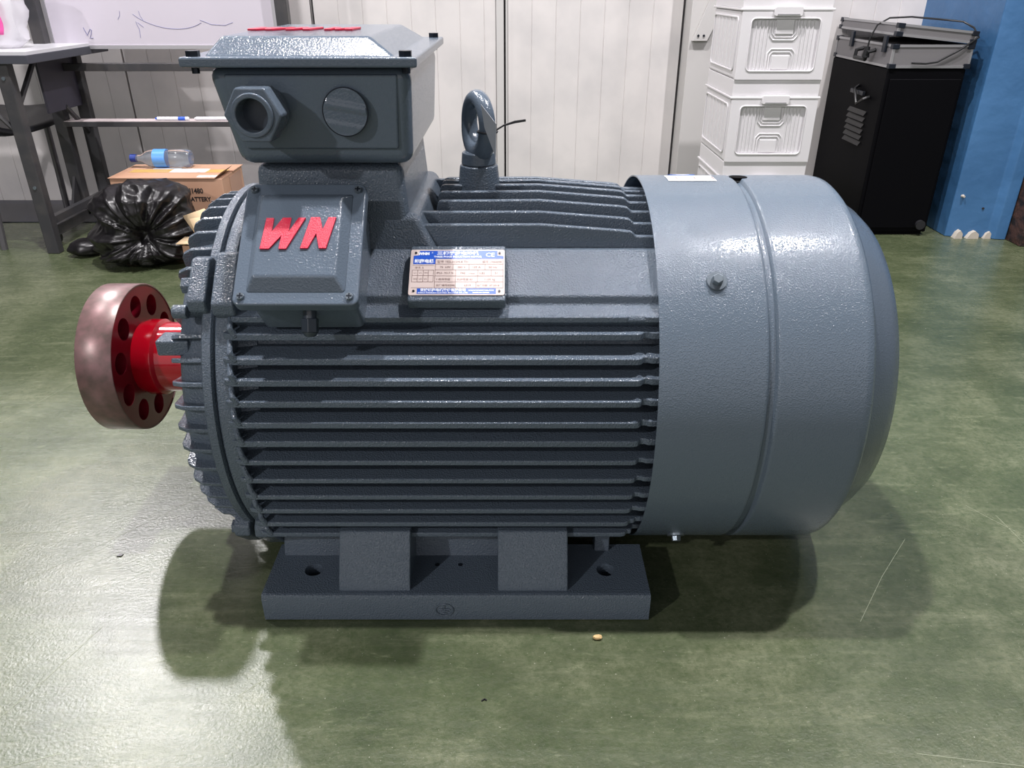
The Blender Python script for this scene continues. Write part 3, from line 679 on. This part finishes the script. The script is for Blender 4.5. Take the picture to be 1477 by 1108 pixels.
# black rubbish bag: lower sack, pinched neck, flared gathered top
rub = mat('black_bin_film', (22, 20, 22), .33, spec=.5)
def crumple(p, s, k): 
    a = noise.noise(p*s); c = noise.noise(p*s*2.3+Vector((5, 2, 1)))
    return k*((1-abs(a)*2.4)*.6+(1-abs(c)*2.4)*.35)
bm = BM(); bmesh.ops.create_icosphere(bm, subdivisions=6, radius=1)
def ridged(p): return 1-2.4*abs(noise.noise(p))
for v in bm.verts:
    n_ = v.co.copy(); t = (n_.z+1)/2; k = min(1, math.hypot(n_.x, n_.y)*1.3)/max(1e-4, math.hypot(n_.x, n_.y))
    wx = .205-.075*t if n_.x < 0 else .175-.045*t
    co = Vector((n_.x*k*wx+.02*t, n_.y*k*(.135-.03*t), .262*min(1, t*1.06)))
    d = Vector((co.x-.035, co.z-.115)); rho = d.length; ang = math.atan2(d.y, d.x)
    out = Vector((n_.x, n_.y, .6*max(0, n_.z))).normalized()
    front = max(0, min(1, -n_.y*1.6+.3))
    star = ridged(Vector((math.cos(ang)*3.1, math.sin(ang)*3.1, rho*3)))       # creases radiating from the knot
    star2 = ridged(Vector((math.cos(ang)*7, math.sin(ang)*7, rho*6+4)))
    h = front*(.020*star+.008*star2)*min(1, rho/.05)-front*.055*math.exp(-(rho/.055)**2)
    h += .016*ridged(co*8+Vector((2, 0, 1)))+.005*ridged(co*26)
    co += out*h; co.z = max(0, co.z); v.co = co
rb = mk('rubbish_bag', bm, rub, sharp=9)
tag(rb, 'crumpled glossy black rubbish bag tied at its neck, in front of the brown carton', 'bag', loc=(-1.20, 1.445, 0))
bm = BM(); bmesh.ops.create_icosphere(bm, subdivisions=4, radius=1)
for v in bm.verts:
    c = v.co; c.x *= .06; c.y *= .05; c.z = max(0, .028+c.z*.032); v.co = c+Vector((1, .5, .4))*crumple(c, 25, .008)
    v.co.z = max(0, v.co.z)
rb2 = mk('film_scrap', bm, rub); tag(rb2, 'small crumpled black film bundle on the floor left of the rubbish bag', 'bag', loc=(-1.47, 1.50, 0))

# open small carton
tan = mat('tan_cardboard', (208, 182, 146), .75)
OC = thing('open_carton', 'small open tan cardboard box with raised flaps, beside the black bag', 'carton', (-.965, 1.38, 0))
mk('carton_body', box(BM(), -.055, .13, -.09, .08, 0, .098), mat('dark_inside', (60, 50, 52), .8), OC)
mk('side_wall', box(BM(), -.058, .133, -.094, -.09, 0, .10), card, OC); mk('side_wall', box(BM(), -.059, -.055, -.09, .082, 0, .10), card, OC)
def flap(pts):
    b_ = BM(); f = b_.faces.new([b_.verts.new(p) for p in pts]); o = mk('flap', b_, tan, OC); o.modifiers.new('s', 'SOLIDIFY').thickness = .004
flap([(-.078, .0, .176), (.012, -.03, .21), (.030, -.05, .20), (.010, -.07, .104), (-.015, -.06, .12)])
flap([(-.02, -.085, .19), (.02, -.085, .196), (.052, -.098, .095), (.03, -.098, .02), (.010, -.098, .09)])
flap([(-.075, -.10, .110), (.015, -.10, .112), (.015, -.02, .112), (-.075, -.02, .110)])
flap([(.06, .03, .19), (.14, .02, .20), (.14, .04, .10), (.06, .04, .10)])
sp = thing('spray_can', 'small dark blue can with silver top beside the open tan carton', 'can', (-1.0, 1.56, 0))
mk('can_body', cyl(BM(), (0, 0, 0), (0, 0, .155), .022, seg=24), mat('navy_can', (38, 48, 66), .3), sp, bevel=.003)
mk('can_cap', cyl(BM(), (0, 0, .155), (0, 0, .172), .014, .010, seg=20), mat('silver', (190, 190, 195), .25, metal=.8), sp, bevel=.002)
mk('nozzle', cyl(BM(), (0, 0, .172), (0, 0, .184), .006, seg=12), mat('silver2', (190, 190, 195), .25, metal=.8), sp)

# ---------------------------------------------------------------- background, right: crates
crm = mat('white_crate_plastic', (214, 212, 214), .34, bump=(60, .05, .002))
def crate(z, lab):
    w, d, h = .300, .375, .205
    t = thing('storage_crate', lab, 'crate', (.806+.15, 1.50+d/2, z), 0, 'white crates in the stack')
    hx, hy = w/2, d/2; ox, oy = .005, .005
    b_ = BM(); box(b_, -hx+ox, hx-ox, -hy+oy+.004, hy-oy, 0, h)
    mk('crate_body', b_, crm, t, bevel=.008, seg=3)
    # front face frame around the recessed panel
    px0, px1, pz0, pz1 = -hx+.038, hx-.040, .026, h-.022; yf = -hy
    fr_ = BM(); out = [(-hx+.006, .0), (hx-.006, .0), (hx-.006, h), (-hx+.006, h)]
    inn = rrect(px0, px1, pz0, pz1, .014)
    # bridge frame as quads between resampled outer and inner loops
    def ray_out(x, z_):
        cxx, czz = (px0+px1)/2, (pz0+pz1)/2; dx, dz = x-cxx, z_-czz
        tx = ((hx-.006-cxx) if dx > 0 else (-hx+.006-cxx))/dx if abs(dx) > 1e-6 else 9; tz = ((h-czz) if dz > 0 else (-czz))/dz if abs(dz) > 1e-6 else 9
        k = min(tx, tz); return cxx+dx*k, czz+dz*k
    cxx, czz = (px0+px1)/2, (pz0+pz1)/2
    loop = sorted(inn+[(cxx+(x-cxx)*.0+0, 0) for x in ()], key=lambda p: math.atan2(p[1]-czz, p[0]-cxx))
    I = [fr_.verts.new((x, yf, z_)) for x, z_ in loop]; I2 = [fr_.verts.new((x, yf+.010, z_)) for x, z_ in loop]
    O = [fr_.verts.new((ray_out(x, z_)[0], yf, ray_out(x, z_)[1])) for x, z_ in loop]
    O2 = [fr_.verts.new((v.co.x, yf+.010, v.co.z)) for v in O]; n = len(loop)
    for i in range(n):
        j = (i+1) % n
        fr_.faces.new((I[i], I[j], O[j], O[i])); fr_.faces.new((I[i], I[j], I2[j], I2[i])); fr_.faces.new((O[i], O[j], O2[j], O2[i]))
    mk('front_frame', fr_, crm, t, sharp=.5)
    rim = BM(); tube(rim, [(x, yf-.0005, z_) for x, z_ in loop], .0022, 6, True); mk('panel_rim', rim, crm, t)
    yp = yf+.0085; rg = BM()
    W_ = px1-px0; ux = lambda u: px0+u*W_; uz = lambda v: pz1-v*(pz1-pz0)
    for u in (.09, .145, .20, .255, .745, .80, .855, .91):
        a = .04
        tube(rg, [(ux(u), yp, uz(a)), (ux(u), yp, uz(.97))], .0026, 6)
    for k in (0, .035):
        tube(rg, [(ux(.30+k), yp, uz(.03)), (ux(.30+k), yp, uz(.33-k*1.3)), (ux(.35+k*.6), yp, uz(.41-k*1.6)), (ux(.65-k*.6), yp, uz(.41-k*1.6)), (ux(.70-k), yp, uz(.33-k*1.3)), (ux(.70-k), yp, uz(.03))], .0026, 6)
        tube(rg, [(ux(.30+k), yp, uz(.97)), (ux(.30+k), yp, uz(.66+k*1.3)), (ux(.35+k*.6), yp, uz(.58+k*1.6)), (ux(.65-k*.6), yp, uz(.58+k*1.6)), (ux(.70-k), yp, uz(.66+k*1.3)), (ux(.70-k), yp, uz(.97))], .0026, 6)
    mk('ridge_pattern', rg, crm, t)
    mk('recess_plate', box(BM(), ux(.37), ux(.63), yf+.004, yf+.012, uz(.30), uz(.02)), crm, t, bevel=.002)
    mk('recess_plate', box(BM(), ux(.37), ux(.63), yf+.005, yf+.012, uz(.97), uz(.70)), crm, t, bevel=.002)
    # side panel ridges (left side)
    sg = BM()
    tube(sg, [(-hx+.0035, y, z_) for y, z_ in rrect(-hy+.03, hy-.03, .026, h-.02, .012)], .003, 6, True)
    for k in range(5): tube(sg, [(-hx+.0045, -hy+.08+k*.05, .03), (-hx+.0045, -hy+.08+k*.05, h-.024)], .0025, 6)
    mk('side_rim', sg, crm, t)
    ld = BM(); box(ld, -hx, hx, -hy-.002, hy, h, h+.007); box(ld, -hx+.006, hx-.006, -hy+.005, hy-.006, h+.007, .2645)
    mk('crate_lid', ld, crm, t, bevel=.002)
    mk('latch', prism(BM(), rrect(-.045, .045, h-.016, h+.012, .005), 'y', yf-.012, yf-.001), crm, t, bevel=.002)
    mk('latch_slot', box(BM(), -.035, .035, yf-.0135, yf-.011, h-.0125, h-.009), mat('slot_grey', (150, 150, 152), .5), t)
    return t
crate(.068, 'white folding storage crate at the bottom of the stack, mostly hidden behind the motor')
crate(.333, 'white folding storage crate in the middle of the stack, right above the motor cowl')
crate(.598, 'white folding storage crate at the top of the stack, cut by the picture edge')
dl = thing('crate_dolly', 'low dolly carrying the stack of white crates', 'dolly', (.956, 1.69, 0))
mk('deck', box(BM(), -.148, .148, -.185, .185, .045, .0675), crm, dl, bevel=.003)
for x in (-.11, .11):
    for y in (-.14, .14): mk('wheel', cyl(BM(), (x-.01, y, .0225), (x+.01, y, .0225), .0225, seg=20), blackpl, dl)

# black cabinet with aluminium case
blk = mat('black_cabinet_paint', (5, 5, 8), .6, spec=.08)
CBL = (1.565, 2.015, 0)
cab = thing('equipment_cabinet', 'black equipment cabinet with side vents, between the white crates and the blue wall', 'cabinet', CBL)
mk('cabinet_body', box(BM(), -.140, .140, -.265, .262, .012, .608), blk, cab, bevel=.006)
mk('plinth', box(BM(), -.13, .13, -.25, .25, 0, .012), blk, cab)
mk('door', box(BM(), -.128, .128, -.272, -.2655, .03, .575), blk, cab, bevel=.003)
mk('floor_wheel', cyl(BM(), (.105, -.2730, .045), (.105, -.285, .045), .018, seg=20), mat('wheel_dark', (30, 30, 34), .5), cab)
for k in range(6): mk('vent_slat', prism(BM(), [(-.1405, .33+k*.022), (-.149, .322+k*.022), (-.149, .325+k*.022), (-.1405, .338+k*.022)], 'y', -.16, .0), mat('vent_black', (14, 15, 18), .35), cab)
mk('side_latch', box(BM(), -.152, -.1405, -.12, .0, .50, .515), mat('latch_black', (40, 42, 48), .3), cab, bevel=.002)
mk('side_handle', tube(BM(), [(-.141, -.16, .50), (-.160, -.16, .495), (-.160, -.10, .47), (-.160, -.06, .52), (-.141, -.05, .53)], .006, 8), blackpl, cab)
csm = mat('aluminium_panel', (122, 120, 122), .42, metal=.3); edg = mat('aluminium_edge', (176, 176, 178), .28, metal=.75)
CS = (1.568, 2.01, .609)
cs = thing('aluminium_case', 'grey aluminium flight case with slightly open lid, lying on top of the black cabinet', 'case', CS)
def case_half(z0, z1, nm, M=None):
    t = mk(nm, box(BM(), -.140, .140, -.262, .262, z0, z1), csm, cs, M=M, bevel=.002)
    e_ = BM()
    for x in (-.142, .134):
        for y in (-.264, .256): box(e_, x, x+.008, y, y+.008, z0-.001, z1+.001)
    for z in (z0-.001, z1-.007):
        for y in (-.265, .257): box(e_, -.142, .142, y, y+.008, z, z+.008)
        for x in (-.143, .135): box(e_, x, x+.008, -.264, .264, z, z+.008)
    mk('edge_trim', e_, edg, t, M=M)
    for x in (-.145, .121):
        for y in (-.268, .244):
            for z in (z0-.003, z1-.014): mk('corner_cap', box(BM(), x, x+.024, y, y+.024, z, z+.0165), blackb, t, M=M, bevel=.002)
    return t
case_half(.003, .078, 'case_body')
ML_ = Matrix.Translation((.14, 0, .082)) @ Matrix.Rotation(math.radians(5.5), 4, 'Y') @ Matrix.Translation((-.14, 0, -.082))
ld_ = case_half(.082, .120, 'case_lid', ML_)
mk('handle', tube(BM(), [(-.141, -.12, .052), (-.168, -.12, .045), (-.172, -.115, .020), (-.172, -.02, .020), (-.168, -.015, .045), (-.141, -.015, .052)], .0075, 8), blackpl, cs)
for y in (-.20, .10): mk('case_latch', box(BM(), -.150, -.141, y-.014, y+.014, .050, .105), blackb, cs, bevel=.002)
cable = BM(); tube(cable, [(x-1.568+1.568, y, z) for x, y, z in [(1.40, 1.90, .665), (1.402, 1.90, .70), (1.42, 1.90, .745), (1.46, 1.90, .768), (1.53, 1.88, .772), (1.62, 1.86, .765), (1.70, 1.84, .758), (1.722, 1.80, .740), (1.716, 1.742, .712), (1.66, 1.738, .672), (1.59, 1.740, .632), (1.55, 1.741, .626), (1.50, 1.741, .628)]], .0032, 8)
cbo = thing('power_cord', 'thin black power cord with plug draped over the aluminium case', 'cord', (0, 0, 0))
mk('cord', cable, blackpl, cbo)
pl = BM(); cyl(pl, (1.40, 1.90, .672), (1.398, 1.90, .635), .009, .014, 12); mk('plug', pl, blackpl, cbo)
pl = BM()
for d in (-.005, .005): cyl(pl, (1.398, 1.90+d, .636), (1.397, 1.90+d, .622), .0018, seg=8)
mk('plug_pin', pl, zinc, cbo)

# small debris on the floor
bm = BM(); bmesh.ops.create_icosphere(bm, subdivisions=2, radius=1)
for v in bm.verts: v.co = Vector((v.co.x*.0075, v.co.y*.004, v.co.z*.004+.0038))*(1+.25*noise.noise(v.co*2))
for v in bm.verts: v.co.z = max(0, v.co.z)
tag(mk('crumb', bm, mat('tan_crumb', (200, 170, 120), .7)), 'small tan wood chip on the floor in front of the motor foot', 'debris', loc=(.209, -.355, 0))
bm = BM(); tube(bm, [(0, 0, .0012), (.004, .003, .0015), (.007, .001, .0012)], .0011, 6)
tag(mk('wire_bit', bm, blackpl), 'tiny black wire offcut on the floor near the bottom edge', 'debris', loc=(.038, -.469, 0))
bm = BM(); prism(bm, [(-.004, -.003), (.004, -.002), (.005, .003), (-.002, .004)], 'z', .0002, .0018)
tag(mk('pebble', bm, blackpl), 'tiny dark speck on the pale floor left of the motor', 'debris', loc=(-.598, -.165, 0))
